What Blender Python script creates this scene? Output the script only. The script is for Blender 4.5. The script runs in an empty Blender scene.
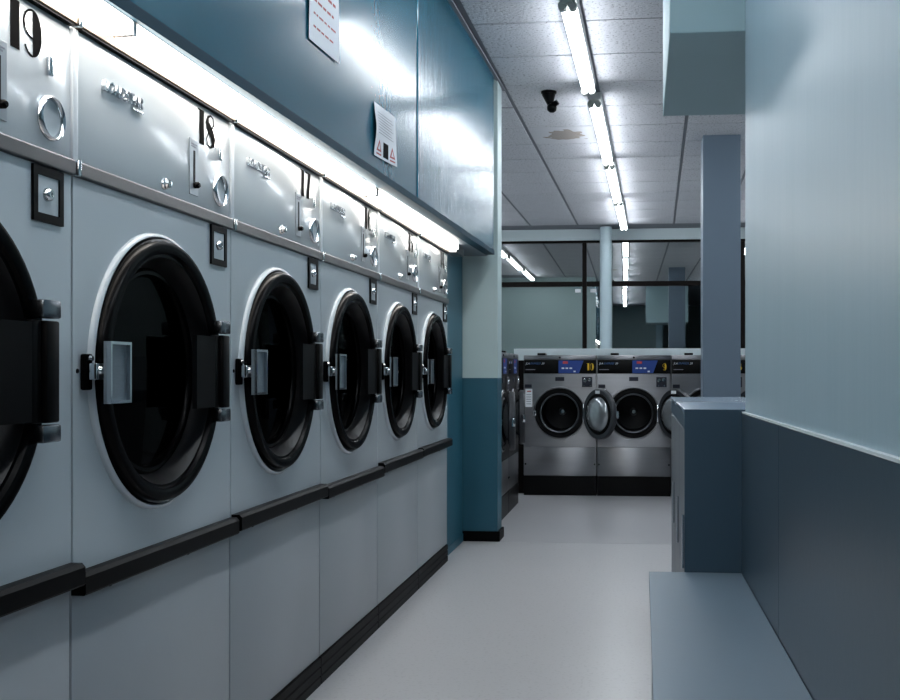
import bpy, bmesh, math, random
from mathutils import Vector, Matrix
random.seed(7)
R = math.radians
scene = bpy.context.scene
col = scene.collection

# ---------------------------------------------------------------- camera
cam_d = bpy.data.cameras.new('camera'); cam = bpy.data.objects.new('camera', cam_d); col.objects.link(cam)
cam_d.sensor_width = 36.0
cam_d.lens = 1062.0 / 900.0 * 36.0
cam_d.shift_x = (450.0 - 545.0) / 900.0
cam_d.shift_y = (371.0 - 350.0) / 900.0
cam_d.clip_start = 0.05
cam.location = (0, 0, 1.076)
cam.rotation_euler = (R(90), 0, math.atan(97 / 1062.0))
scene.camera = cam

# ---------------------------------------------------------------- world (night outside) and exposure
w = bpy.data.worlds.new('night'); scene.world = w; w.use_nodes = True
w.node_tree.nodes['Background'].inputs[0].default_value = (0.010, 0.014, 0.020, 1)
w.node_tree.nodes['Background'].inputs[1].default_value = 1.0
vs = scene.view_settings
vs.view_transform = 'Standard'; vs.look = 'None'; vs.exposure = 0.06; vs.gamma = 1.0
vs.use_curve_mapping = False
TUBE_POWER = 28.0
STRIP_POWER = 18.5

# ---------------------------------------------------------------- helpers
def lin(c):
    return tuple(((v / 255) / 12.92 if v / 255 <= 0.04045 else ((v / 255 + 0.055) / 1.055) ** 2.4) for v in c) + (1.0,)

def mat(name, rgb, rough=0.5, metal=0.0, var=0.0, vscale=6.0, bump=0.0, bscale=40.0, stretch=(1, 1, 1),
        rvar=0.0, coat=0.0, spec=0.5, aniso=0.0, bump2=0.0, b2scale=3.0, var_stretch=None, speck=None, ior=1.5):
    m = bpy.data.materials.new(name); m.use_nodes = True
    nt = m.node_tree; N = nt.nodes; L = nt.links; b = N['Principled BSDF']
    b.inputs['Base Color'].default_value = lin(rgb); b.inputs['Roughness'].default_value = rough
    b.inputs['Metallic'].default_value = metal; b.inputs['IOR'].default_value = ior
    b.inputs['Specular IOR Level'].default_value = spec
    if coat: b.inputs['Coat Weight'].default_value = coat; b.inputs['Coat Roughness'].default_value = 0.12
    tc = N.new('ShaderNodeTexCoord')
    def mapped(st):
        mp = N.new('ShaderNodeMapping'); mp.inputs['Scale'].default_value = st
        L.new(tc.outputs['Object'], mp.inputs['Vector']); return mp.outputs['Vector']
    def noise(scale, st=(1, 1, 1), det=4.0):
        n = N.new('ShaderNodeTexNoise'); n.inputs['Scale'].default_value = scale; n.inputs['Detail'].default_value = det
        L.new(mapped(st), n.inputs['Vector']); return n.outputs['Fac']
    if var:
        r = N.new('ShaderNodeMix'); r.data_type = 'RGBA'
        c = lin(rgb)
        r.inputs['A'].default_value = tuple(v * (1 - var) for v in c[:3]) + (1,)
        r.inputs['B'].default_value = tuple(min(1, v * (1 + var)) for v in c[:3]) + (1,)
        L.new(noise(vscale, var_stretch or (1, 1, 1)), r.inputs['Factor']); out = r.outputs['Result']
        if speck:
            s = noise(speck[0], det=1.0)
            cr = N.new('ShaderNodeValToRGB'); cr.color_ramp.elements[0].position = speck[1]; cr.color_ramp.elements[1].position = speck[1] + 0.06
            L.new(s, cr.inputs['Fac'])
            m2 = N.new('ShaderNodeMix'); m2.data_type = 'RGBA'
            m2.inputs['B'].default_value = tuple(v * speck[2] for v in c[:3]) + (1,)
            L.new(out, m2.inputs['A']); L.new(cr.outputs['Color'], m2.inputs['Factor']); out = m2.outputs['Result']
        L.new(out, b.inputs['Base Color'])
    if rvar:
        mr = N.new('ShaderNodeMapRange'); mr.inputs['To Min'].default_value = max(0.02, rough - rvar); mr.inputs['To Max'].default_value = rough + rvar
        L.new(noise(vscale * 1.7, stretch), mr.inputs['Value']); L.new(mr.outputs['Result'], b.inputs['Roughness'])
    last = None
    for amt, sc, st in ((bump2, b2scale, (1, 1, 1)), (bump, bscale, stretch)):
        if amt:
            bp = N.new('ShaderNodeBump'); bp.inputs['Strength'].default_value = amt; bp.inputs['Distance'].default_value = 0.01
            L.new(noise(sc, st, 2.0), bp.inputs['Height'])
            if last: L.new(last, bp.inputs['Normal'])
            last = bp.outputs['Normal']
    if last: L.new(last, b.inputs['Normal'])
    if aniso:
        b.inputs['Anisotropic'].default_value = aniso; b.inputs['Anisotropic Rotation'].default_value = 0.25
        tg = N.new('ShaderNodeTangent'); tg.direction_type = 'RADIAL'; tg.axis = 'Z'
        L.new(tg.outputs['Tangent'], b.inputs['Tangent'])
    return m

def emit(name, rgb, power):
    m = bpy.data.materials.new(name); m.use_nodes = True; nt = m.node_tree; nt.nodes.clear()
    e = nt.nodes.new('ShaderNodeEmission'); o = nt.nodes.new('ShaderNodeOutputMaterial')
    e.inputs[0].default_value = tuple(rgb) + (1,); e.inputs[1].default_value = power
    nt.links.new(e.outputs[0], o.inputs[0]); return m

def glass(name, tint, refl, gcol=(1, 1, 1), rough=0.02, rise=0.6):
    """thin pane: mirrors part of the light, lets the rest through"""
    m = bpy.data.materials.new(name); m.use_nodes = True; nt = m.node_tree; nt.nodes.clear(); N = nt.nodes
    t = N.new('ShaderNodeBsdfTransparent'); t.inputs[0].default_value = tuple(tint) + (1,)
    g = N.new('ShaderNodeBsdfGlossy'); g.inputs[0].default_value = tuple(gcol) + (1,); g.inputs['Roughness'].default_value = rough
    fr = N.new('ShaderNodeLayerWeight'); fr.inputs['Blend'].default_value = 0.25
    mr = N.new('ShaderNodeMapRange'); mr.inputs['To Min'].default_value = refl; mr.inputs['To Max'].default_value = min(1, refl + rise)
    mx = N.new('ShaderNodeMixShader'); o = N.new('ShaderNodeOutputMaterial')
    L = nt.links
    L.new(fr.outputs['Fresnel'], mr.inputs['Value']); L.new(mr.outputs['Result'], mx.inputs[0])
    L.new(t.outputs[0], mx.inputs[1]); L.new(g.outputs[0], mx.inputs[2]); L.new(mx.outputs[0], o.inputs[0])
    return m

class MB:
    """collects shapes into ONE mesh"""
    def __init__(s): s.bm = bmesh.new()
    def box(s, x0, x1, y0, y1, z0, z1, bev=0.0, mi=0, seg=2):
        vs = [s.bm.verts.new((x, y, z)) for x in (x0, x1) for y in (y0, y1) for z in (z0, z1)]
        fs = [s.bm.faces.new([vs[i] for i in f]) for f in ((0, 1, 3, 2), (4, 6, 7, 5), (0, 4, 5, 1), (2, 3, 7, 6), (0, 2, 6, 4), (1, 5, 7, 3))]
        for f in fs: f.material_index = mi
        if bev:
            es = list({e for f in fs for e in f.edges})
            bmesh.ops.bevel(s.bm, geom=es, offset=bev, segments=seg, affect='EDGES', profile=0.5)
        return s
    def prism(s, pts, axis, a, b, mi=0):
        """extrude a polygon of 2D points along an axis from a to b"""
        def P(p, t):
            u, v = p
            return {'x': (t, u, v), 'y': (u, t, v), 'z': (u, v, t)}[axis]
        A = [s.bm.verts.new(P(p, a)) for p in pts]; B = [s.bm.verts.new(P(p, b)) for p in pts]
        n = len(pts)
        fs = [s.bm.faces.new(A[::-1]), s.bm.faces.new(B)]
        for i in range(n):
            fs.append(s.bm.faces.new((A[i], A[(i + 1) % n], B[(i + 1) % n], B[i])))
        for f in fs: f.material_index = mi
        return s
    def lathe(s, prof, axis='x', c=(0, 0, 0), n=48, closed=False, a0=0.0, a1=2 * math.pi):
        """prof: list of (along axis, radius)"""
        full = abs(a1 - a0 - 2 * math.pi) < 1e-6
        m = n if full else n + 1
        rings = []
        for (t, r) in prof:
            if r < 1e-6:
                p = {'x': (t, 0, 0), 'y': (0, t, 0), 'z': (0, 0, t)}[axis]
                rings.append([s.bm.verts.new(Vector(p) + Vector(c))])
            else:
                ring = []
                for k in range(m):
                    a = a0 + (a1 - a0) * k / n
                    u, v = r * math.cos(a), r * math.sin(a)
                    p = {'x': (t, u, v), 'y': (u, t, v), 'z': (u, v, t)}[axis]
                    ring.append(s.bm.verts.new(Vector(p) + Vector(c)))
                rings.append(ring)
        prs = list(zip(rings[:-1], rings[1:]))
        if closed: prs.append((rings[-1], rings[0]))
        for A, B in prs:
            for k in range(n):
                k2 = (k + 1) % m
                try:
                    if len(A) == 1 and len(B) == 1: continue
                    if len(A) == 1: s.bm.faces.new((A[0], B[k2], B[k]))
                    elif len(B) == 1: s.bm.faces.new((A[k], A[k2], B[0]))
                    else: s.bm.faces.new((A[k], A[k2], B[k2], B[k]))
                except ValueError: pass
        return s
    def cyl(s, p0, p1, r, n=12, r1=None):
        p0, p1 = Vector(p0), Vector(p1); d = (p1 - p0).normalized()
        a = d.orthogonal().normalized(); b = d.cross(a)
        A = []; B = []
        for k in range(n):
            t = 2 * math.pi * k / n; o = a * math.cos(t) + b * math.sin(t)
            A.append(s.bm.verts.new(p0 + o * r)); B.append(s.bm.verts.new(p1 + o * (r if r1 is None else r1)))
        for k in range(n): s.bm.faces.new((A[k], A[(k + 1) % n], B[(k + 1) % n], B[k]))
        s.bm.faces.new(A[::-1]); s.bm.faces.new(B); return s
    def holed(s, u0, u1, v0, v1, t0, t1, cu, cv, r, axis='x', n=64):
        """rectangular plate with a round hole; plate normal along axis, thickness t0..t1 (front = t1)"""
        angs = [2 * math.pi * k / n for k in range(n)]
        angs += [math.atan2(v - cv, u - cu) % (2 * math.pi) for u in (u0, u1) for v in (v0, v1)]
        angs = sorted(set(round(a, 9) for a in angs))
        def P(u, v, t): return {'x': (t, u, v), 'y': (u, t, v)}[axis]
        I = []; O = []
        for a in angs:
            ca, sa = math.cos(a), math.sin(a)
            k = min((u1 - cu) / ca if ca > 1e-9 else 1e9, (u0 - cu) / ca if ca < -1e-9 else 1e9,
                    (v1 - cv) / sa if sa > 1e-9 else 1e9, (v0 - cv) / sa if sa < -1e-9 else 1e9)
            I.append([s.bm.verts.new(P(cu + r * ca, cv + r * sa, t)) for t in (t0, t1)])
            O.append([s.bm.verts.new(P(cu + k * ca, cv + k * sa, t)) for t in (t0, t1)])
        m = len(angs)
        for i in range(m):
            j = (i + 1) % m
            s.bm.faces.new((I[i][1], O[i][1], O[j][1], I[j][1])); s.bm.faces.new((I[i][0], I[j][0], O[j][0], O[i][0]))
            s.bm.faces.new((I[i][0], I[i][1], I[j][1], I[j][0])); s.bm.faces.new((O[i][0], O[j][0], O[j][1], O[i][1]))
        return s
    def mesh(s, name, mats, smooth=None):
        bmesh.ops.recalc_face_normals(s.bm, faces=s.bm.faces)
        me = bpy.data.meshes.new(name)
        if smooth is not None:
            for f in s.bm.faces: f.smooth = True
            for e in s.bm.edges:
                if len(e.link_faces) == 2 and e.calc_face_angle(0) > R(smooth): e.smooth = False
        s.bm.to_mesh(me); s.bm.free()
        for m in (mats if isinstance(mats, (list, tuple)) else [mats]): me.materials.append(m)
        return me
    def build(s, name, mats, parent=None, smooth=None):
        o = bpy.data.objects.new(name, s.mesh(name, mats, smooth)); col.objects.link(o)
        if parent: o.parent = parent
        return o

def link_mesh(name, me, parent=None, loc=None):
    o = bpy.data.objects.new(name, me); col.objects.link(o)
    if parent: o.parent = parent
    if loc: o.location = loc
    return o

def tag(o, label, cat, group=None, kind=None):
    o['label'] = label; o['category'] = cat
    if group: o['group'] = group
    if kind: o['kind'] = kind
    return o

def struct(o, label=None, cat=None):
    o['kind'] = 'structure'
    if label: o['label'] = label
    if cat: o['category'] = cat
    return o

def empty(name, loc, rz=0.0):
    o = bpy.data.objects.new(name, None); col.objects.link(o); o.location = loc; o.rotation_euler = (0, 0, rz)
    o.empty_display_size = 0.1; return o

def copy_tree(o, parent=None):
    c = o.copy(); col.objects.link(c); c.parent = parent
    for ch in list(o.children): copy_tree(ch, c)
    return c

def text_mesh(name, s, size, extrude, m, shear=0.0, spacing=1.0):
    cu = bpy.data.curves.new('lettering', 'FONT'); cu.body = s; cu.size = size; cu.extrude = extrude; cu.shear = shear
    cu.space_character = spacing; cu.resolution_u = 2
    ob = bpy.data.objects.new('lettering', cu); col.objects.link(ob)
    dg = bpy.context.evaluated_depsgraph_get(); dg.update()
    me = bpy.data.meshes.new_from_object(ob.evaluated_get(dg)); me.name = name
    bpy.data.objects.remove(ob); bpy.data.curves.remove(cu)
    me.materials.clear(); me.materials.append(m); return me

# fat-and-thin poster digits: every shape is a polygon in a unit-high box
def arc(cx, cy, rx, ry, a, b, n=14):
    return [(cx + rx * math.cos(R(a + (b - a) * k / n)), cy + ry * math.sin(R(a + (b - a) * k / n))) for k in range(n + 1)]
def stroke(pts, ws):
    L_, R_ = [], []
    for i, p in enumerate(pts):
        q0 = Vector(pts[max(0, i - 1)]); q1 = Vector(pts[min(len(pts) - 1, i + 1)]); d = (q1 - q0).normalized()
        wv = ws if isinstance(ws, (int, float)) else ws[i]
        n = Vector((-d.y, d.x)) * wv / 2
        L_.append((p[0] + n.x, p[1] + n.y)); R_.append((p[0] - n.x, p[1] - n.y))
    return [[L_[i], L_[i + 1], R_[i + 1], R_[i]] for i in range(len(pts) - 1)]
TH = 0.045
def digit(ch):
    if ch == '1': return [[(0.0, 1.0), (0.0, 0.96), (0.10, 0.95), (0.10, 1.0)], [(0.10, 0.0), (0.36, 0.0), (0.36, 1.0), (0.10, 1.0)]], 0.42
    if ch == '9': return [arc(.30, .5, .27, .5, -90, 90)] + stroke(arc(.30, .68, .27, .30, 92, 285), TH) + stroke(arc(.30, .26, .24, .25, 270, 195), TH), 0.62
    if ch == '6':
        a, wd = digit('9'); return [[(0.58 - x, 1 - y) for x, y in p] for p in a], wd
    if ch == '0': return [arc(.30, .5, .27, .5, -90, 90)] + stroke(arc(.30, .5, .27, .48, 90, 270), TH), 0.62
    if ch == '8':
        p = [(.30, .98), (.14, .90), (.10, .74), (.20, .60), (.34, .46), (.46, .30), (.44, .12), (.28, .02)]
        ws = [.05, .10, .20, .26, .28, .24, .14, .05]
        q = [(.28, .02), (.10, .08), (.06, .24), (.16, .42), (.36, .58), (.48, .74), (.44, .92), (.30, .98)]
        return stroke(p, ws) + stroke(q, TH), 0.60
    if ch == '7': return [[(0.0, 1.0), (0.0, .955), (.30, .955), (.30, 1.0)], [(.30, 1.0), (.13, 0.0), (.37, 0.0), (.54, 1.0)]], 0.58
    if ch == '5': return [[(0.06, 1.0), (0.06, .955), (.50, .955), (.50, 1.0)], [(.06, .955), (.06, .55), (.105, .55), (.105, .955)],
                          arc(.26, .31, .28, .31, -90, 90)] + stroke(arc(.26, .31, .22, .29, 90, 150), TH) + stroke(arc(.26, .25, .22, .24, 270, 195), TH), 0.60
    if ch == '4': return [[(.26, 0.0), (.50, 0.0), (.50, 1.0), (.26, 1.0)], [(.26, 1.0), (.22, 1.0), (0.0, .30), (.05, .30)],
                          [(0, .30), (0, .255), (.60, .255), (.60, .30)]], 0.62
    return [], 0.3
def number_mesh(name, s, h, m, plane='x', wide=1.0):
    mb = MB(); u = 0.0
    for ch in s:
        polys, wd = digit(ch)
        for i, p in enumerate(polys):
            e = 0.0004 + 0.0002 * (i % 3)
            ar = sum(p[k][0] * p[(k + 1) % len(p)][1] - p[(k + 1) % len(p)][0] * p[k][1] for k in range(len(p)))
            if ar < 0: p = p[::-1]
            q = [((u + a * wide) * h, b * h) for a, b in p]
            if plane == 'x': mb.prism(q, 'x', 0.0, e)
            else: mb.prism(q, 'y', 0.0, -e)
        u += (wd + 0.04) * wide
    return mb.mesh(name, m)

# ---------------------------------------------------------------- materials
M = {}
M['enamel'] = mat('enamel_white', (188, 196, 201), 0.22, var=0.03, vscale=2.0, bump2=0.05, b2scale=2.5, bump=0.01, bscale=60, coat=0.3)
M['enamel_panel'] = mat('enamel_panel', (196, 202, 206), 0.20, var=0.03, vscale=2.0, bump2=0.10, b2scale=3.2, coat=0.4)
M['enamel_low'] = mat('enamel_kick_shaded', (160, 166, 171), 0.40, var=0.06, vscale=3.0, bump2=0.05, b2scale=2.0)  # enamel toned down, dimness low on the dryers put into the colour
M['strip_white'] = mat('seam_white', (215, 220, 224), 0.35, var=0.03)
M['steel'] = mat('brushed_steel', (165, 162, 165), 0.28, 1.0, var=0.06, vscale=30, var_stretch=(1, .05, 1), bump=0.02, bscale=200, stretch=(1, .02, 1))
M['chrome'] = mat('chrome', (205, 210, 214), 0.10, 1.0, var=0.03)
M['black'] = mat('black_plastic', (5, 5, 6), 0.42, var=0.2, vscale=8, ior=1.16)
M['black_gloss'] = mat('black_gloss', (4, 4, 5), 0.22, var=0.1, ior=1.14)
M['black_rubber'] = mat('black_rubber', (8, 8, 9), 0.55, var=0.2, vscale=20, ior=1.2)
M['door_cone'] = mat('door_cone', (16, 16, 18), 0.36, 0.15, var=0.25, vscale=50, ior=1.35)
M['drum'] = mat('drum_steel', (22, 23, 25), 0.45, 0.7, var=0.2, vscale=12)
M['hole'] = mat('dark_cavity', (8, 8, 9), 0.8, var=0.1)
M['door_glass'] = glass('dryer_glass', (0.05, 0.06, 0.07), 0.008, rise=0.09)
M['tray'] = mat('handle_zinc', (124, 134, 142), 0.42, 0.45, var=0.14, vscale=40, var_stretch=(1, 1, 6), bump=0.04, bscale=120, stretch=(1, .1, 3))
M['ink'] = mat('black_ink', (12, 12, 13), 0.75, var=0.05, ior=1.1)
M['plate'] = mat('slide_plate', (168, 174, 180), 0.3, 0.5, var=0.05)
M['teal'] = mat('teal_gloss', (32, 90, 110), 0.19, var=0.06, vscale=3.0, bump=0.030, bscale=30, spec=0.30)
M['teal_far'] = mat('teal_gloss_brushed', (34, 92, 112), 0.19, var=0.06, vscale=3.0, bump=0.12, bscale=22, stretch=(1, 3.0, .10), spec=0.30)
M['teal_lip_shaded'] = mat('teal_lip_shaded', (20, 56, 72), 0.55, var=0.1, ior=1.18)  # darker copy of the teal, shadow on the lip put into its colour
M['teal_wall'] = mat('teal_paint', (36, 88, 106), 0.42, var=0.10, vscale=4.0, bump=0.04, bscale=30)
M['mint'] = mat('mint_paint', (178, 198, 199), 0.45, var=0.05, vscale=3.0, bump=0.04, bscale=30)
M['wall_blue'] = mat('pale_blue_gloss', (142, 167, 180), 0.36, var=0.05, vscale=2.0, bump=0.05, bscale=14, stretch=(1, 2.5, .3), rvar=0.04)
M['wainscot'] = mat('slate_wainscot', (49, 66, 79), 0.30, var=0.05, vscale=2.0, bump=0.02, bscale=40)
M['bench'] = mat('bench_slate', (102, 120, 134), 0.40, var=0.05, vscale=3.0, bump=0.02, bscale=50)
M['counter'] = mat('counter_slate', (54, 76, 92), 0.42, var=0.05, vscale=3.0, bump=0.02, bscale=50)
M['counter_top'] = mat('counter_laminate', (118, 138, 156), 0.26, var=0.05, vscale=3.0)
M['counter_side'] = mat('counter_side_grey', (104, 112, 120), 0.4, var=0.05)
M['pillar'] = mat('pillar_blue', (97, 113, 129), 0.5, var=0.04, vscale=3.0, bump=0.02)
M['soffit'] = mat('soffit_mint', (152, 178, 184), 0.5, var=0.04, vscale=3.0, bump=0.02)
M['white_trim'] = mat('white_trim', (196, 208, 212), 0.45, var=0.03)
M['floor'] = mat('speckled_vinyl', (182, 182, 184), 0.30, var=0.05, vscale=1.2, speck=(70.0, 0.60, 0.88))
M['floor_far'] = mat('speckled_vinyl_far', (172, 172, 175), 0.28, var=0.05, vscale=1.2)
M['tile'] = mat('mineral_tile', (202, 202, 208), 0.9, var=0.04, vscale=2.5, bump=0.4, bscale=55, spec=0.2, speck=(62.0, 0.60, 0.60))
M['grid'] = mat('ceiling_grid', (124, 126, 134), 0.6, var=0.05)
M['brown'] = mat('brown_frame', (16, 12, 11), 0.5, var=0.2, vscale=20, ior=1.2)
M['night_glass'] = glass('window_glass', (0.45, 0.5, 0.5), 0.40, (0.92, 0.95, 0.95), 0.01)
M['night'] = mat('outdoor_dark', (28, 34, 36), 0.9, var=0.1)
M['pipe'] = mat('pipe_paint', (180, 198, 206), 0.4, var=0.04)
M['paper'] = mat('paper', (218, 220, 226), 0.7, var=0.02)
M['red_ink'] = mat('red_ink', (170, 70, 72), 0.6, var=0.05)
M['grey_ink'] = mat('grey_ink', (140, 140, 150), 0.7, var=0.05)
M['ss'] = mat('washer_stainless', (146, 147, 150), 0.40, 1.0, var=0.08, vscale=40, var_stretch=(.05, 1, 1), aniso=0.9, bump2=0.10, b2scale=3.0)
M['washer_black'] = mat('washer_black', (7, 7, 8), 0.4, var=0.15, ior=1.25)
M['door_grey'] = mat('washer_door_grey', (52, 55, 60), 0.38, 0.2, var=0.1)
M['blue_panel'] = mat('blue_panel', (32, 66, 140), 0.35, var=0.08, vscale=30)
M['yellow'] = mat('yellow_ink', (220, 178, 30), 0.5, var=0.05)
M['white_ink'] = mat('white_ink', (225, 228, 232), 0.5, var=0.03)
M['blue_ink'] = mat('blue_ink', (60, 96, 150), 0.5, var=0.03)
M['red_led'] = mat('red_display', (200, 70, 70), 0.4, var=0.05)
M['navy'] = mat('navy_label', (22, 28, 44), 0.4, var=0.1)
M['bowl'] = mat('glass_bowl', (150, 156, 160), 0.12, 0.55, var=0.25, vscale=9, coat=0.6)
M['batten'] = mat('batten_grey', (186, 188, 188), 0.5, var=0.03)
M['holder'] = mat('lamp_holder', (176, 178, 172), 0.5, var=0.05)
M['tube'] = emit('fluorescent_tube', (0.89, 0.95, 1.0), TUBE_POWER)
M['trim_steel'] = mat('trim_steel', (118, 114, 114), 0.32, 1.0, var=0.06, vscale=30, var_stretch=(1, .05, 1))
M['top_steel'] = mat('top_trim_steel', (128, 114, 100), 0.38, 1.0, var=0.06, vscale=30, var_stretch=(1, .05, 1))
M['cap'] = mat('hinge_cap_steel', (112, 118, 124), 0.25, 1.0, var=0.05)
M['rim'] = mat('drum_rim_grey', (96, 100, 104), 0.35, 0.8, var=0.1)
M['strip'] = emit('strip_diffuser', (1.0, 0.945, 0.87), STRIP_POWER)
M['concrete'] = mat('dim_wall', (120, 140, 142), 0.6, var=0.05, vscale=3)

# tile with an old water stain (a stain with a shape of its own)
def stain_mat(cx, cy, rx, ry):
    m = mat('stained_tile', (202, 202, 208), 0.9, var=0.04, vscale=2.5, bump=0.35, bscale=55, spec=0.2)
    nt = m.node_tree; N = nt.nodes; L = nt.links; b = N['Principled BSDF']
    src = b.inputs['Base Color'].links[0].from_socket
    tc = N.new('ShaderNodeTexCoord'); ns = N.new('ShaderNodeTexNoise'); ns.inputs['Scale'].default_value = 9
    L.new(tc.outputs['Object'], ns.inputs['Vector'])
    sub = N.new('ShaderNodeVectorMath'); sub.operation = 'SUBTRACT'; sub.inputs[1].default_value = (.5, .5, .5)
    L.new(ns.outputs['Color'], sub.inputs[0])
    mul = N.new('ShaderNodeVectorMath'); mul.operation = 'SCALE'; mul.inputs['Scale'].default_value = 0.42
    L.new(sub.outputs[0], mul.inputs[0])
    add = N.new('ShaderNodeVectorMath'); add.operation = 'ADD'; L.new(tc.outputs['Object'], add.inputs[0]); L.new(mul.outputs[0], add.inputs[1])
    mp = N.new('ShaderNodeMapping'); mp.vector_type = 'TEXTURE'; mp.inputs['Location'].default_value = (cx, cy, 0); mp.inputs['Scale'].default_value = (rx, ry, 100)
    mp.inputs['Rotation'].default_value = (0, 0, 0.5)
    L.new(add.outputs[0], mp.inputs['Vector'])
    ln = N.new('ShaderNodeVectorMath'); ln.operation = 'LENGTH'; L.new(mp.outputs[0], ln.inputs[0])
    cr = N.new('ShaderNodeValToRGB'); e = cr.color_ramp.elements
    e[0].position = 0.0; e[0].color = (.75, .75, .75, 1); e[1].position = 1.0; e[1].color = (0, 0, 0, 1)
    k = e.new(.80); k.color = (.75, .75, .75, 1); k = e.new(.90); k.color = (1, 1, 1, 1); k = e.new(.96); k.color = (0, 0, 0, 1)
    L.new(ln.outputs['Value'], cr.inputs['Fac'])
    mx = N.new('ShaderNodeMix'); mx.data_type = 'RGBA'; mx.inputs['B'].default_value = lin((142, 128, 116))
    L.new(src, mx.inputs['A']); L.new(cr.outputs['Color'], mx.inputs['Factor']); L.new(mx.outputs['Result'], b.inputs['Base Color'])
    return m

# ================================================================ THE SETTING
CZ = 2.92            # ceiling height
YB = 13.80           # window wall
YF = -2.6            # wall behind the camera
XL, XR = -4.2, 3.4   # side walls of the wide back room
def fx(Y): return -0.918 - 0.027 * (6.67 - Y)       # face of the teal bulkhead over the dryers
def rx(Y): return 0.319 - 0.0131 * (Y - 3.335)      # face of the right-hand wall

fl = struct(MB().box(XL, XR, YF, YB + 0.2, -0.08, -.003).build('floor', M['floor']), 'pale grey speckled vinyl floor of the laundrette', 'floor')

MB().box(XL, XR, YF, 6.640, -.0029, 0.0).build('vinyl_sheet', M['floor'], fl)
MB().box(XL, XR, 6.644, YB + .2, -.0029, 0.0).build('vinyl_sheet', M['floor_far'], fl)

# ceiling: grid backing, tiles as pieces of their own
ceil = struct(MB().box(XL, XR, YF, YB + 0.1, CZ + 0.006, CZ + 0.08).build('ceiling', M['grid']), 'suspended ceiling of speckled white mineral tiles', 'ceiling')
A_C = R(-0.75)                                        # the ceiling grid runs slightly off the dryer row
def grid_xy(i, j):
    x, y = -0.887 + 0.603 * i, 0.6 * j
    return x * math.cos(A_C) - y * math.sin(A_C), 7.385 + x * math.sin(A_C) + y * math.cos(A_C)
tile_me = MB().box(-.2885, .2885, -.2910, .2910, 0.0, 0.006, 0.0025, seg=1).mesh('ceiling_tile', M['tile'])
stain_me = MB().box(-.2885, .2885, -.2910, .2910, 0.0, 0.006, 0.0025, seg=1).mesh('ceiling_tile_stained', stain_mat(-0.02, -0.01, .15, .17))
for i in range(-5, 7):
    for j in range(-16, 11):
        X, Y = grid_xy(i + .5, j + .5)
        if Y > YB - .28 or Y < YF + .3: continue
        if X < -0.70 and Y < 6.62: continue
        if X > 0.0 and Y < 3.6 and X > rx(min(Y, 3.3)) - .3: continue
        if X < XL + .3 or X > XR - .3: continue
        if (X > .1 and 3.0 < Y < 4.75) or (X < -.8 and 6.3 < Y < 7.3): continue
        st = (i == 0 and j == 1)
        o = link_mesh('ceiling_tile', stain_me if st else tile_me, ceil, (X, Y, CZ)); o.rotation_euler = (0, 0, A_C)
        if st: o['label'] = 'ceiling tile with a brown peeling water stain'
# cut rows along the edges
for (x0, x1, y0, y1) in ((-1.485, -0.901, 6.85, 7.37), (-2.09, -1.50, 6.85, 7.37)):
    MB().box(x0, x1, y0, y1, CZ, CZ + .006, .002, seg=1).build('ceiling_tile', M['tile'], ceil)

# left: wall behind the dryers, bulkhead and its lip
struct(MB().box(-2.10, -1.98, YF, 6.70, 0, CZ).build('wall_left', M['concrete']), 'plain wall behind the row of dryers', 'wall')
fas = MB()
fas.prism([(fx(YF) - .35, YF), (fx(YF) - .30, YF), (fx(6.56) - .30, 6.56), (fx(6.56) - .35, 6.56)], 'z', 1.815, CZ)
fascia = struct(fas.build('wall_bulkhead', M['teal_lip_shaded']), 'glossy teal bulkhead hanging over the row of dryers', 'wall')
def fascia_panel(y0, y1, m):
    b = MB(); b.prism([(fx(y0) - .03, y0), (fx(y0), y0), (fx(y1), y1), (fx(y1) - .03, y1)], 'z', 1.83, CZ - .012)
    return b.build('fascia_panel', m, fascia)
SEAM = 4.56
fascia_panel(YF, SEAM - .006, M['teal']); fascia_panel(SEAM + .006, 6.56, M['teal_far'])
b = MB(); b.prism([(fx(SEAM) - .02, SEAM - .006), (fx(SEAM) + .001, SEAM - .012), (fx(SEAM) + .005, SEAM - .004), (fx(SEAM) + .005, SEAM + .004), (fx(SEAM) + .001, SEAM + .012), (fx(SEAM) - .02, SEAM + .006)], 'z', 1.83, CZ - .012)
b.build('seam_highlight_bead', M['teal_far'], fascia)  # raised bead added so the panel seam catches a bright highlight line
b = MB(); b.prism([(fx(YF) - .05, YF), (fx(YF) + .006, YF), (fx(6.56) + .006, 6.56), (fx(6.56) - .05, 6.56)], 'z', 1.800, 1.829)
b.build('bottom_lip', M['teal_lip_shaded'], fascia)
b = MB(); b.prism([(-1.97, YF), (fx(YF) - .051, YF), (fx(6.64) - .051, 6.64), (-1.97, 6.64)], 'z', 1.802, 1.814)
b.build('underside', M['counter_side'], fascia)
b = MB(); b.prism([(fx(YF) + .001, YF), (fx(YF) + .022, YF), (fx(6.9) + .022, 6.9), (fx(6.9) + .001, 6.9)], 'z', CZ - .012, CZ - .003)
struct(b.build('trim_1', M['grid']), 'thin grey angle trim between bulkhead and ceiling', 'trim')

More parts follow.
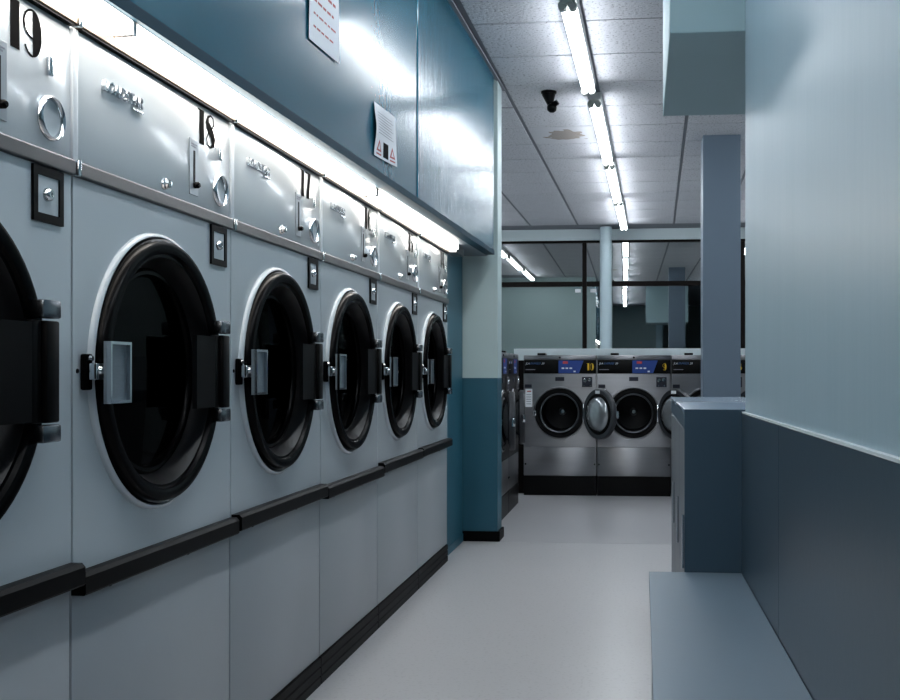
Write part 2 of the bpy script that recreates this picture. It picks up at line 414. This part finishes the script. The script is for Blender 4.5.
# column at the end of the dryers, infill panel, partition
cb = MB()
cb.box(-1.160, -0.908, 6.65, 6.84, 1.032, CZ, mi=0); cb.box(-1.160, -0.908, 6.65, 6.84, 0, 1.032, mi=1)
colm = struct(cb.build('wall_column', [M['mint'], M['teal_wall']]), 'column painted pale mint above and teal below at the end of the dryers', 'column')
struct(MB().box(-1.172, -0.893, 6.636, 6.649, 0, .065, .003).box(-0.907, -0.893, 6.649, 6.85, 0, .065, .003).build('baseboard_column', M['black']), 'black baseboard wrapped around the mint and teal column', 'baseboard')
struct(MB().box(-1.17, -1.130, 5.965, 6.635, .05, 1.798).box(-1.17, -1.125, 5.965, 6.635, 0, .049).build('wall_infill', M['teal_wall']), 'teal infill panel between the last dryer and the column', 'wall')
struct(MB().box(XL, -1.161, 6.705, 6.84, 0, CZ).build('wall_partition', M['mint']), 'pale mint partition wall behind the dryers', 'wall')

# right-hand wall with wainscot panels, rail
b = MB(); b.prism([(rx(YF), YF), (rx(3.335), 3.335), (rx(3.335) + .15, 3.335), (rx(YF) + .15, YF)], 'z', 0.0, CZ)
wr = struct(b.build('wall_right', M['wall_blue']), 'pale blue glossy wall above a slate wainscot', 'wall')
def rail_z(Y): return .944 + .0058 * (3.335 - Y)
def slab(y0, y1, o0, o1, za, zb):
    """hexahedron along the right-hand wall; za, zb give bottom and top heights at a given Y"""
    m = MB(); V = [m.bm.verts.new((rx(y) - o, y, z(y))) for y in (y0, y1) for o in (o0, o1) for z in (za, zb)]
    for f in ((0, 1, 3, 2), (4, 6, 7, 5), (0, 4, 5, 1), (2, 3, 7, 6), (0, 2, 6, 4), (1, 5, 7, 3)): m.bm.faces.new([V[i] for i in f])
    return m
for y0, y1 in ((YF, 2.533), (2.536, 3.335)):
    slab(y0, y1, .010, .0005, lambda y: 0.0, rail_z).build('wainscot_panel', M['wainscot'], wr)
slab(YF, 3.335, .011, .0005, lambda y: rail_z(y) + .0005, lambda y: rail_z(y) + .006).build('dado_rail', M['white_trim'], wr)

# soffit box above the counter, pillar behind it
struct(MB().box(.086, 1.0, 3.337, 4.42, 2.13, CZ, .004).build('wall_soffit', M['soffit']), 'boxed mint soffit hanging from the ceiling over the counter', 'soffit')
struct(MB().box(.474, .766, 8.38, 8.68, 0, CZ, .004).build('wall_pillar', M['pillar']), 'square blue-grey pillar standing behind the slate counter', 'pillar')

# outer walls of the room
struct(MB().box(XL - .1, XL, 6.84, YB, 0, CZ).build('wall_left_far', M['mint']), 'pale mint side wall of the back room', 'wall')
struct(MB().box(XR, XR + .1, YF, YB, 0, CZ).build('wall_right_far', M['mint']), 'pale mint wall at the far side of the back room', 'wall')
struct(MB().box(XL, XR, YF - .1, YF, 0, CZ).build('wall_front', M['concrete']), 'plain wall opposite the window wall', 'wall')
bk = MB(); bk.box(XL, XR, YB, YB + .12, 2.775, CZ).box(XL, XR, YB, YB + .12, 0, .80)
struct(bk.build('wall_back', M['white_trim']), 'white header and low wall around the dark window', 'wall')
MUL = [-0.745 - 2.03, -0.745, 1.286, 3.316]
win = MB()
win.box(XL, XR, YB + .005, YB + .09, 2.745, 2.774, .003); win.box(XL, XR, YB + .005, YB + .09, .801, .85, .003)
win_o = struct(win.build('window_1', M['brown']), 'wide dark window with brown frames and night behind it', 'window')
for x in MUL: MB().box(x - .028, x + .028, YB, YB + .095, .852, 2.743, .003).build('mullion', M['brown'], win_o)
xs = [XL + .02] + MUL + [XR - .02]
for a, c in zip(xs[:-1], xs[1:]):
    if c - a < .2: continue
    MB().box(a + .029, c - .029, YB, YB + .095, 2.178, 2.240, .003).build('transom', M['brown'], win_o)
    for z0, z1 in ((.853, 2.176), (2.242, 2.742)):
        MB().box(a + .03, c - .03, YB + .040, YB + .044, z0, z1).build('pane', M['night_glass'], win_o)
for x in (-0.745 - .125, -0.745 + .075, 1.286 - .05, 1.286 - .20):
    MB().box(x, x + .075, YB + .034, YB + .039, 2.10, 2.145).build('sticker', M['white_ink'], win_o)
struct(MB().box(XL, XR, YB + .9, YB + 1.0, 0, 3.2).build('wall_outside', M['night']), 'dark wall outside across the passage behind the window', 'wall')
struct(MB().box(-1.20, XR, 9.92, 10.02, 0, 1.285, .004).build('wall_low', M['white_trim']), 'low white wall running behind the stainless washers', 'wall')

# ================================================================ DRYERS
DW = 0.797; DY0 = 1.966; CY, CZD = 0.367, 1.076
def make_dryer():
    d = empty('tumble_dryer', (0, 0, 0))
    y0, y1 = .004, DW - .004
    bd = MB()
    bd.box(-.80, -.785, y0, y1, .10, 1.735).box(-.785, -.022, y0, y0 + .012, .10, 1.735).box(-.785, -.022, y1 - .012, y1, .10, 1.735)
    bd.box(-.785, -.022, y0 + .012, y1 - .012, 1.72, 1.735).box(-.785, -.022, y0 + .012, y1 - .012, .10, .115)
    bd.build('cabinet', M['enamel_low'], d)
    MB().box(-.02, 0, y0 + .018, y1, 1.486, 1.742, .003).build('control_panel', M['enamel_panel'], d, 40)
    MB().holed(y0, y1, .672, 1.454, -.018, 0, CY, CZD, .285, 'x').build('front_panel', M['enamel'], d)
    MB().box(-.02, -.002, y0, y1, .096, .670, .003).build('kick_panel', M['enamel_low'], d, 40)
    MB().box(-.018, .004, -.002, .018, 1.456, 1.742, .003).build('seam_strip', M['strip_white'], d, 40)
    t = MB().prism([(0.0005, 1.455), (.0085, 1.4555), (.0095, 1.458), (.0095, 1.481), (.0085, 1.484), (.0005, 1.485)], 'y', y0 + .016, y1)
    t = t.build('middle_trim', M['trim_steel'], d)
    MB().box(.0, .013, .003, .015, 1.454, 1.486, .003).build('trim_clip', M['chrome'], t, 40)
    t = MB().prism([(-.02, 1.746), (.011, 1.746), (.013, 1.748), (.013, 1.765), (.010, 1.769), (-.02, 1.770)], 'y', y0 + .016, y1).build('top_trim', M['top_steel'], d)
    MB().box(-.01, .016, .003, .015, 1.744, 1.770, .003).build('trim_clip', M['chrome'], t, 40)
    MB().box(-.015, .010, y0 + .016, y1, 1.7425, 1.7455).build('trim_shadow_strip', M['black'], d)  # black strip painted in as the shadow line below the top trim
    pl = MB().prism([(-.06, 0), (.004, 0), (.004, .026), (-.004, .030), (.004, .034), (.004, .058), (-.004, .062), (.004, .066), (.004, .092), (-.06, .094)], 'y', y0 - .002, y1)
    pl.build('plinth', M['black_rubber'], d)
    bp = MB().prism([(.001, -.022), (.028, -.022), (.031, -.018), (.031, .014), (.024, .022), (.001, .022)], 'y', y0 - .002, y1 - .002)
    bp = bp.build('bumper_rail', M['black'], d); bp.location = (0, 0, .678)
    for yy in (.14, .52): MB().box(.003, .009, yy, yy + .008, -.032, -.0225, .002).build('rail_clip', M['black'], bp)
    # raised white surround and round door
    MB().lathe([(-.001, .313), (.006, .312), (.012, .308), (.012, .304), (.004, .300), (-.001, .300)], 'x', (0, CY, CZD), 72, True).build('door_surround', M['enamel'], d, 60)
    ring = [(.002, .2995), (.020, .2985), (.030, .292), (.032, .280), (.028, .268), (.020, .264), (.020, .258), (-.012, .249), (-.014, .299)]
    door = MB().lathe(ring, 'x', (0, CY, CZD), 72, True).build('door', M['black_gloss'], d, 35)
    MB().lathe([(.019, .2575), (-.020, .236), (-.030, .232), (-.034, .244), (-.012, .2485)], 'x', (0, CY, CZD), 72, True).build('inner_cone', M['door_cone'], door, 35)
    MB().lathe([(-.022, .235), (-.016, .228), (-.016, .220), (-.026, .214), (-.040, .214), (-.040, .231)], 'x', (0, CY, CZD), 72, True).build('glass_seal', M['black_gloss'], door, 35)
    MB().lathe([(-.022, 0), (-.023, .10), (-.028, .2135), (-.033, .2135), (-.028, .10), (-.027, 0)], 'x', (0, CY, CZD), 64).build('door_glass', M['door_glass'], door, 60)
    drum = MB().lathe([(-.05, .262), (-.06, .285), (-.62, .285), (-.62, 0), (-.61, 0), (-.61, .278), (-.065, .278), (-.052, .256)], 'x', (0, CY, CZD), 48).build('drum', M['drum'], d, 40)
    for k in range(3):
        a = R(30 + 120 * k); ca, sa = math.cos(a), math.sin(a)
        lf = MB()
        P = lambda rr, tt: (CY + rr * ca - tt * sa, CZD + rr * sa + tt * ca)
        lf.prism([P(.276, -.03), P(.276, .03), P(.215, .008), P(.215, -.008)], 'x', -.60, -.10)
        lf.build('drum_lifter', M['drum'], drum)
    # handle (flat zinc tray) and latch on the near side
    lt = MB().box(.001, .016, .026, .050, 1.038, 1.110, .004).build('latch', M['black_gloss'], d, 40)
    MB().box(.0165, .034, .030, .080, 1.058, 1.092, .003).build('latch_arm', M['chrome'], lt, 40)
    MB().lathe([(.0345, .009), (.040, .007), (.041, 0)], 'x', (0, .044, 1.077), 16).build('latch_screw', M['chrome'], lt, 40)
    MB().lathe([(.0165, .006), (.022, .005), (.023, 0)], 'x', (0, .038, 1.101), 12).build('latch_screw', M['chrome'], lt, 40)
    h0, h1, g0, g1 = .046, .132, 1.011, 1.135
    hd = MB().box(.040, .046, h0, h1, g0, g1).build('door_handle', M['tray'], door)
    rim = MB()
    rim.box(.0465, .055, h0, h0 + .006, g0, g1).box(.0465, .055, h1 - .006, h1, g0, g1).box(.0465, .055, h0 + .006, h1 - .006, g0, g0 + .006).box(.0465, .055, h0 + .006, h1 - .006, g1 - .006, g1)
    rim.build('handle_rim', M['chrome'], hd)
    # hinge on the far side
    MB().prism([(.0335, .476), (.0335, .594), (.041, .594), (.041, .486)], 'z', .986, 1.162).build('hinge_strap', M['black'], door)
    hg = MB().box(.001, .024, .688, .712, 1.0, 1.15, .004).box(.0255, .050, .626, .668, .983, 1.166, .004).box(.0255, .040, .596, .625, .983, 1.166, .003).box(.010, .0250, .668, .690, 1.0, 1.15).build('hinge', M['black'], d, 40)
    for z0, z1 in ((1.170, 1.203), (.948, .980)):
        MB().box(.022, .052, .612, .670, z0, z1, .004).build('hinge_cap', M['cap'], hg, 40)
    MB().lathe([(.0005, .005), (.003, .004), (.0035, 0)], 'x', (0, .018, 1.076), 12).build('screw', M['black'], d)
    # lock frame
    f0, f1, e0, e1 = .658, .758, 1.350, 1.452
    fr = MB()
    fr.box(.0005, .006, f0, f0 + .014, e0, e1).box(.0005, .006, f1 - .014, f1, e0, e1).box(.0005, .006, f0 + .014, f1 - .014, e0, e0 + .016).box(.0005, .006, f0 + .014, f1 - .014, e1 - .016, e1)
    fr = fr.build('lock_frame', M['black'], d)
    MB().box(.0005, .003, f0 + .0145, f1 - .0145, e0 + .0165, e1 - .0165).build('lock_plate', M['enamel'], fr)
    MB().lathe([(.003, .013), (.010, .012), (.014, .009), (.014, .004), (.011, .003), (.011, 0)], 'x', (0, .704, 1.402), 20).build('lock_barrel', M['chrome'], fr, 40)
    # coin slide, slot, ring, lock on the control panel
    cs = MB().box(.0005, .003, .532, .582, 1.508, 1.646, .001).build('coin_slide', M['plate'], d)
    MB().box(.0031, .0040, .553, .562, 1.535, 1.618).build('slide_slot', M['hole'], cs)
    MB().lathe([(.0035, .008), (.014, .008), (.018, .005), (.018, 0)], 'x', (0, .557, 1.533), 16).build('slide_knob', M['black_gloss'], cs, 40)
    for k, zz in enumerate((1.632, 1.626)): MB().box(.0031, .0036, .540, .574 - .006 * k, zz, zz + .003).build('slide_print', M['grey_ink'], cs)
    MB().box(.0005, .008, .706, .720, 1.624, 1.660, .002).box(.0082, .0085, .711, .715, 1.628, 1.656).build('coin_slot', M['chrome'], d, 40)
    cr = MB().lathe([(.0005, .042), (.008, .041), (.011, .038), (.008, .035), (.002, .034), (.0005, .034)], 'x', (0, .718, 1.547), 40, True).build('coin_return', M['chrome'], d, 40)
    MB().lathe([(.0015, .0338), (.0005, .022), (.0003, 0)], 'x', (0, .718, 1.547), 32).build('return_cup', M['enamel_panel'], cr, 40)
    MB().lathe([(.0005, .014), (.006, .013), (.008, .010), (.016, .009), (.017, .003), (.014, .002), (.014, 0)], 'x', (0, .396, 1.508), 20).build('panel_lock', M['chrome'], d, 40)
    # chrome badge
    bme = text_mesh('badge', 'LOADSTAR', .034, .004, M['chrome'], 0.25, 1.06)
    bw = max(v.co.x for v in bme.vertices)
    for v in bme.vertices:
        x, y, z = v.co; v.co = (z + .005, .106 + x / bw * .172, 1.650 + y)
    bo = link_mesh('badge', bme, d)
    MB().box(.002, .007, .236, .284, 1.640, 1.6445, .001).build('badge_bar', M['chrome'], bo)
    return d
dryer = make_dryer()
RAIL = {19: .022, 18: 0.0, 17: .006, 16: -.004, 15: .008, 14: .012}
WORD = {19: 'nineteen', 18: 'eighteen', 17: 'seventeen', 16: 'sixteen', 15: 'fifteen', 14: 'fourteen'}
dryers = [dryer] + [copy_tree(dryer) for k in range(5)]
for k, num in enumerate((19, 18, 17, 16, 15, 14)):
    o = dryers[k]
    o.location = (-1.1, DY0 + DW * (k - 1), 0)
    tag(o, 'white round-door tumble dryer numbered %s on its control panel%s' % (WORD[num], ', beside the teal infill' if num == 14 else ''),
        'dryer', 'coin-operated tumble dryers in a row')
    link_mesh('number', number_mesh('number', str(num), .086, M['ink'], 'x', 1.22), o, (.0004, .584, 1.645))
    for ch in o.children:
        if ch.name.startswith('bumper_rail'):
            ch.location.z = .662 + RAIL[num]; ch.location.x = -0.004 if num == 18 else 0.0

# strip lights along the top of the dryers
def strip_light(y0, y1, label, end=None):
    t = empty('strip_light', (-1.10, y0, 1.772)); L_ = y1 - y0
    MB().box(-.15, .053, .0, L_, .0265, .029).build('housing', M['steel'], t)
    MB().box(-.06, .052, .008, L_ - .008, .001, .026, .003).build('diffuser', M['strip'], t)
    for a, c in ((.0, .007), (L_ - .007, L_)):
        MB().box(-.06, .0522, a, c, .0, .026).build('end_cap', M['strip_white'], t)
    if end:
        MB().box(-.03, .040, L_ + .002, L_ + end, -.014, .028, .002).build('end_plate', M['steel'], t)
    return tag(t, label, 'strip light', 'strip lights under the teal bulkhead')
strip_light(0.10, 2.118, 'glowing strip light under the bulkhead above the dryer numbered nineteen')
strip_light(2.12, 4.13, 'glowing strip light under the bulkhead above the dryers numbered eighteen and seventeen')
strip_light(4.16, 6.02, 'glowing strip light under the bulkhead beside the mint column', end=.26)

# ================================================================ CEILING BATTENS
def make_batten(L_):
    t = empty('fluorescent_batten', (0, 0, 0))
    MB().prism([(-.047, 0), (.047, 0), (.041, -.046), (-.041, -.046)], 'y', .01, L_ - .01).build('batten_body', M['batten'], t)
    for s in (-1, 1):
        MB().cyl((s * .021, .075, -.068), (s * .021, L_ - .075, -.068), .015, 10).build('tube', M['tube'], t, 40)
    for y in (0.012, L_ - .075):
        h = MB().box(-.026, .026, y, y + .060, -.064, -.0465, .002)
        for s in (-1, 1): h.cyl((s * .024, y + .008, -.071), (s * .024, y + .052, -.071), .022, 12)
        h.build('lamp_holder', M['holder'], t)
    return t
def batten(x, y0, y1, label, group):
    t = make_batten(y1 - y0); t.location = (x, y0, CZ - .004); t.rotation_euler = (0, 0, A_C)
    return tag(t, label, 'ceiling light', group)
g = 'twin-tube ceiling lights over the aisle'
batten(-.360, 5.10, 6.77, 'bare twin-tube ceiling light ending beside the black security camera', g)
batten(-.315, 7.00, 9.13, 'bare twin-tube ceiling light beside the stained ceiling tile', g)
batten(-.282, 9.18, 11.18, 'bare twin-tube ceiling light over the aisle above the stainless washers', g)
batten(-.250, 11.24, 13.30, 'bare twin-tube ceiling light over the aisle ending at the window wall', g)
batten(-.400, 2.95, 4.95, 'bare twin-tube ceiling light over the aisle opposite dryers seventeen and sixteen', g)
batten(-.430, 0.80, 2.85, 'bare twin-tube ceiling light over the aisle opposite dryers nineteen and eighteen', g)
batten(-.460, -1.50, 0.65, 'bare twin-tube ceiling light over the aisle near the end wall', g)
g = 'twin-tube ceiling lights left of the mint column'
for a, c, lb in ((7.1, 9.1, 'beside the partition'), (9.15, 11.2, 'between two others'), (11.25, 13.3, 'at the window wall')):
    batten(-2.12, a, c, 'bare twin-tube ceiling light behind the mint column, ' + lb, g)
g = 'twin-tube ceiling lights beyond the slate counter'
for a, c, lb in ((4.9, 6.9, 'nearest the soffit'), (7.0, 9.1, 'level with the square pillar'), (9.15, 11.2, 'past the square pillar'), (11.25, 13.3, 'at the window wall')):
    batten(1.52, a, c, 'bare twin-tube ceiling light on the counter side, ' + lb, g)

# ================================================================ COUNTER, BENCH
c = empty('counter', (0, 0, 0))
MB().box(.150, .80, 3.3415, 4.885, .0, .9425).build('body', M['counter'], c)
MB().box(.131, .80, 3.3415, 4.90, .943, .957, .003).build('countertop', M['counter_top'], c, 40)
MB().box(.134, .149, 3.345, 4.895, .890, .9425, .002).build('side_lip', M['counter'], c)
MB().box(.132, .80, 3.3365, 3.3408, .0, .9562).build('end_panel', M['counter'], c)
for y0, y1 in ((3.36, 3.86), (3.87, 4.37), (4.38, 4.88)):
    dd = MB().box(.134, .149, y0, y1, .08, .885, .003).build('cabinet_door', M['counter_side'], c)
    MB().box(.126, .1335, y0 + .03, y0 + .045, .45, .62, .002).build('door_pull', M['chrome'], dd)
tag(c, 'slate blue counter cabinet with laminate top at the end of the wall', 'counter')
bn = empty('bench', (0, 0, 0))
b = MB(); b.prism([(.022, YF + .05), (.022, 3.330), (rx(3.33) - .012, 3.330), (rx(YF) - .014, YF + .05)], 'z', .418, .450)
b.build('bench_top', M['bench'], bn)
b = MB(); b.prism([(.030, YF + .05), (.030, 3.330), (.055, 3.330), (.055, YF + .05)], 'z', 0, .4175); b.build('front_board', M['bench'], bn)
MB().box(.0555, .290, 3.305, 3.330, 0, .4175).build('end_board', M['bench'], bn)
tag(bn, 'long slate grey bench built along the right-hand wall', 'bench')

# ================================================================ WASHERS
WW = .634
def make_washer():
    t = empty('washing_machine', (0, 0, 0)); h = WW / 2 - .002; DC = -.003; DZ = .713
    MB().box(-h, h, .0, .70, 0, .168, .002).build('plinth', M['washer_black'], t)
    bd = MB().box(-h, -h + .012, .02, .70, .17, 1.212).box(h - .012, h, .02, .70, .17, 1.212).box(-h + .012, h - .012, .69, .70, .17, 1.212)
    bd.box(-h + .012, h - .012, .02, .69, 1.20, 1.212)
    bd.build('cabinet', M['ss'], t)
    MB().holed(-h, h, .421, 1.052, .018, 0, DC, DZ, .205, 'y').build('front_panel', M['ss'], t)
    lp = MB().box(-h, h, .001, .018, .171, .418, .003).build('service_panel', M['ss'], t, 40)
    for s in (-1, 1): MB().lathe([(.0005, .008), (-.004, .006), (-.005, 0)], 'y', (s * .30, 0, .27), 10).build('panel_screw', M['black'], lp)
    MB().box(-h, h, 0, .019, 1.173, 1.2125, .004).build('top_strip', M['ss'], t, 40)
    cp = MB().box(-h + .003, h - .003, -.001, .018, 1.054, 1.171, .002).build('control_panel', M['washer_black'], t, 40)
    bl = MB().prism([(-.012, 1.057), (-.012, 1.167), (.205, 1.167), (.165, 1.057)], 'y', -.003, -.0012).build('keypad', M['blue_panel'], cp)
    MB().box(.025, .070, -.0045, -.0032, 1.138, 1.160).build('display', M['red_led'], cp)
    for k in range(3): MB().box(.015 + .034 * k, .038 + .034 * k, -.0045, -.0032, 1.094, 1.106).build('button', M['white_ink'], cp)
    MB().box(.118, .136, -.0045, -.0032, 1.066, 1.078).build('button', M['white_ink'], cp)
    u = -.298
    for s, m, sh in (('JLA', 'white_ink', .3), ('EXPRESS', 'blue_ink', .3), ('20', 'white_ink', .3)):
        me = text_mesh('lettering', s, .024, .0003, M[m], sh); wd = max(v.co.x for v in me.vertices)
        for v in me.vertices: x, y, z = v.co; v.co = (u + x, -.0020 - z, 1.133 + y)
        link_mesh('lettering', me, cp); u += wd + .005
    MB().box(-.298, -.215, -.0018, -.0012, 1.086, 1.091).build('lettering_line', M['grey_ink'], cp)
    MB().box(-.20, -.13, .04, .20, 1.213, 1.232, .004).build('soap_lid', M['washer_black'], t, 40)
    MB().lathe([(.0005, .009), (-.004, .008), (-.005, 0)], 'y', (-.0, -.001, 1.192), 14).build('lid_lock', M['black'], t)
    MB().box(-.040, .038, -.004, -.0005, .990, 1.024, .001).build('label_plate', M['navy'], t)
    MB().box(-.305, -.245, -.004, -.0005, .930, .960, .001).build('label_plate', M['navy'], t)
    st = MB().box(-.300, -.240, -.002, -.0005, .764, .920).build('instruction_sticker', M['white_ink'], t)
    MB().box(-.285, -.250, -.0028, -.0021, .895, .905).build('sticker_print', M['red_ink'], st)
    for k in range(5): MB().box(-.292, -.250, -.0028, -.0021, .788 + .02 * k, .794 + .02 * k).build('sticker_print', M['grey_ink'], st)
    cb_ = MB().box(.182, .290, -.008, -.0005, .929, 1.033, .002).build('coin_box', M['ss'], t)
    MB().box(.192, .280, -.0095, -.0082, .938, 1.024).build('coin_face', M['navy'], cb_)
    for s in (-1, 1): MB().lathe([(-.0097, .017), (-.014, .015), (-.015, 0)], 'y', (.236 + s * .020, 0, .998 + s * .004), 16).build('coin_button', M['chrome'], cb_, 40)
    MB().box(.205, .215, -.012, -.0097, .945, .955).box(.257, .267, -.012, -.0097, .945, .955).build('coin_screw', M['chrome'], cb_)
    # opening
    MB().lathe([(.0, .228), (-.006, .224), (-.006, .219), (0, .215)], 'y', (DC, 0, DZ), 56, False).build('door_surround', M['ss'], t, 40)
    MB().lathe([(-.001, .2145), (-.010, .210), (-.010, .180), (.010, .166), (.018, .166), (.018, .2045), (-.0005, .2045)], 'y', (DC, 0, DZ), 56, True).build('door_gasket', M['washer_black'], t, 40)
    MB().lathe([(-.006, .172), (-.012, .167), (-.008, .160), (.012, .156), (.012, .164)], 'y', (DC, 0, DZ), 56, True).build('drum_rim', M['rim'], t, 40)
    dr = MB().lathe([(.019, .163), (.36, .163), (.37, .150), (.37, 0), (.385, 0), (.385, .175), (.019, .175)], 'y', (DC, 0, DZ), 48).build('drum', M['drum'], t, 40)
    MB().lathe([(.369, .040), (.35, .036), (.345, .020), (.352, .016), (.352, 0)], 'y', (DC, 0, DZ), 24).build('drum_hub', M['chrome'], dr, 40)
    MB().box(-.232, -.205, -.022, -.0105, .690, .735, .003).build('door_catch', M['chrome'], t, 40)
    # open door, its own frame at the hinge
    hx = .206
    hg = MB().box(hx - .010, hx + .012, -.026, -.011, .640, .786, .003).build('hinge', M['chrome'], t, 40)
    do = MB().lathe([(-.022, .150), (-.026, .165), (-.026, .205), (-.018, .213), (.012, .213), (.020, .205), (.016, .160), (.012, .148)], 'y', (-.215, 0, 0), 56, True).build('door', M['door_grey'], t, 35)
    do.location = (hx + .006, -.040, DZ); do.rotation_euler = (0, 0, R(130))
    MB().lathe([(.018, .175), (.024, .168), (.024, .150), (.012, .1475)], 'y', (-.215, 0, 0), 48).build('door_seal', M['black_rubber'], do, 40)
    MB().lathe([(.014, .1475), (.040, .135), (.060, .105), (.070, .055), (.072, 0)], 'y', (-.215, 0, 0), 48).build('glass_bowl', M['bowl'], do, 60)
    MB().lathe([(-.021, .149), (-.018, .10), (-.017, 0)], 'y', (-.215, 0, 0), 48).build('outer_glass', M['black_gloss'], do, 60)
    MB().box(-.438, -.405, -.030, -.005, -.030, .030, .004).build('door_handle', M['chrome'], do, 40)
    MB().box(-.245, -.185, .0205, .0225, .172, .198, .001).build('door_label', M['white_ink'], do)
    return t
wash = make_washer()
washers = [wash] + [copy_tree(wash) for k in range(5)]
for k, num in enumerate((10, 9, 8, 7)):
    o = washers[k]
    o.location = (-1.024 + WW / 2 + (WW + .003) * k, 9.16, 0)
    lb = {10: 'stainless washing machine numbered ten in yellow, its round door open, beside the dark filler panel',
          9: 'stainless washing machine numbered nine in yellow with its round door hanging open',
          8: 'stainless washing machine numbered eight in yellow, partly behind the square pillar',
          7: 'stainless washing machine next to number eight, behind the slate counter'}[num]
    tag(o, lb, 'washing machine', 'stainless washers in the back row')
    nm = number_mesh('number', str(num), .060, M['yellow'], 'y', 1.0)
    link_mesh('number', nm, o, (.232 if num == 10 else .246, -.0022, 1.082))
for k, yc in enumerate((7.66, 8.30)):
    o = washers[4 + k]
    for ch in o.children:
        if ch.name.split('.')[0] == 'door': ch.rotation_euler = (0, 0, R(6))
        if ch.name.split('.')[0] == 'front_panel':
            ch.material_slots[0].link = 'OBJECT'; ch.material_slots[0].material = M['washer_black']
    o.location = (-1.005, yc, 0); o.rotation_euler = (0, 0, R(90))
    tag(o, ('washing machine with a black front facing the aisle just behind the mint column', 'washing machine with a black front in the corner by the dark filler panel')[k],
        'washing machine', 'black-fronted washers behind the column')
fp = MB().box(-1.19, -1.03, 9.30, 9.33, 0, 1.17, .003).box(-1.19, -1.17, 9.331, 9.80, 0, 1.17, .003).build('filler_panel', M['brown'])
tag(fp, 'dark brown filler panel in the corner between the washers', 'panel')

# ================================================================ SMALL THINGS
pp = MB().cyl((-.462, 13.62, 0), (-.462, 13.62, CZ - .001), .076, 28).build('pipe_column', M['pipe'], None, 40)
tag(pp, 'round pale blue pipe standing in front of the dark window', 'pipe')

sc = empty('security_camera', (-.612, 6.98, CZ))
MB().lathe([(-.001, .052), (-.012, .052), (-.018, .046), (-.020, 0)], 'z', (0, 0, 0), 24).build('ceiling_plate', M['black'], sc, 40)
MB().cyl((0, 0, -.018), (.012, -.01, -.092), .046, 16, .020).build('stem', M['black'], sc, 50)
MB().lathe([(-.034, 0), (-.030, .018), (-.012, .032), (.012, .032), (.028, .020), (.032, 0)], 'x', (.022, -.015, -.112), 18).build('camera_head', M['black'], sc, 50)
MB().cyl((.030, -.030, -.100), (.062, -.040, -.080), .018, 14).build('camera_lens', M['black_gloss'], sc, 50)
tag(sc, 'small black security camera hanging from the white ceiling', 'security camera')

def sheet(name, y0, y1, z0, z1, dz, curl, label):
    """paper notice taped to the sloping bulkhead face, slightly curled"""
    bm = bmesh.new(); nu, nv = 10, 10; front = []; back = []
    def off(a, b): return .004 + curl * ((1 - a) ** 3 * .6 * math.sin(b * 3.1) ** 2 + (a ** 4) * .5 * (1 - b))
    def P(a, b, o=0.0):
        Y = y0 + (y1 - y0) * a
        return (fx(Y) + off(a, b) + o, Y, z0 + (z1 - z0) * b + dz * a)
    front = [[bm.verts.new(P(i / nu, j / nv, .0008)) for j in range(nv + 1)] for i in range(nu + 1)]
    back = [[bm.verts.new(P(i / nu, j / nv, 0)) for j in range(nv + 1)] for i in range(nu + 1)]
    for i in range(nu):
        for j in range(nv):
            bm.faces.new((front[i][j], front[i + 1][j], front[i + 1][j + 1], front[i][j + 1]))
            bm.faces.new((back[i][j], back[i][j + 1], back[i + 1][j + 1], back[i + 1][j]))
    for i in range(nu):
        for j in (0, nv): bm.faces.new((front[i][j], back[i][j], back[i + 1][j], front[i + 1][j]))
    for j in range(nv):
        for i in (0, nu): bm.faces.new((front[i][j], front[i][j + 1], back[i][j + 1], back[i][j]))
    mb = MB(); mb.bm.free(); mb.bm = bm
    o = mb.build(name, M['paper'], None, 60); tag(o, label, 'notice', 'paper notices on the teal bulkhead')
    return o, P
def print_patch(par, P, poly, m, name):
    bm = bmesh.new(); A = [bm.verts.new(P(a, b, .0012)) for a, b in poly]; B = [bm.verts.new(P(a, b, .0009)) for a, b in poly]
    n = len(poly); bm.faces.new(A); bm.faces.new(B[::-1])
    for i in range(n): bm.faces.new((A[i], B[i], B[(i + 1) % n], A[(i + 1) % n]))
    mb = MB(); mb.bm.free(); mb.bm = bm; return mb.build(name, m, par)
def rect(a0, a1, b0, b1): return [(a0, b0), (a1, b0), (a1, b1), (a0, b1)]
o, P = sheet('paper_notice', 3.865, 4.165, 1.878, 2.076, .012, .016, 'white paper notice with red warning triangles and a dark picture, curling off the bulkhead')
for k in range(8): print_patch(o, P, rect(.14, .88 - .06 * (k % 3), .46 + .055 * k, .472 + .055 * k), M['grey_ink'], 'print_line')
for a in (.20, .82):
    print_patch(o, P, [(a - .11, .12), (a + .11, .12), (a, .34)], M['red_ink'], 'warning_triangle')
    print_patch(o, P, [(a - .05, .155), (a + .05, .155), (a, .27)], M['paper'], 'triangle_centre').location.x = .0006
    print_patch(o, P, rect(a - .11, a + .11, .05, .08), M['red_ink'], 'print_line')
print_patch(o, P, rect(.40, .64, .05, .34), M['ink'], 'printed_picture')
o, P = sheet('paper_notice', 3.150, 3.440, 2.088, 2.390, .006, .004, 'white paper notice with lines of red lettering on the teal bulkhead')
rnd = random.Random(3)
for k in range(6):
    a = .14; bb = .16 + .135 * k; hh = (.020, .020, .026, .030, .040, .05)[k]
    while a < .82:
        wd = rnd.uniform(.05, .16)
        print_patch(o, P, rect(a, min(a + wd, .88), bb, bb + hh), M['red_ink'], 'print_word'); a += wd + .035
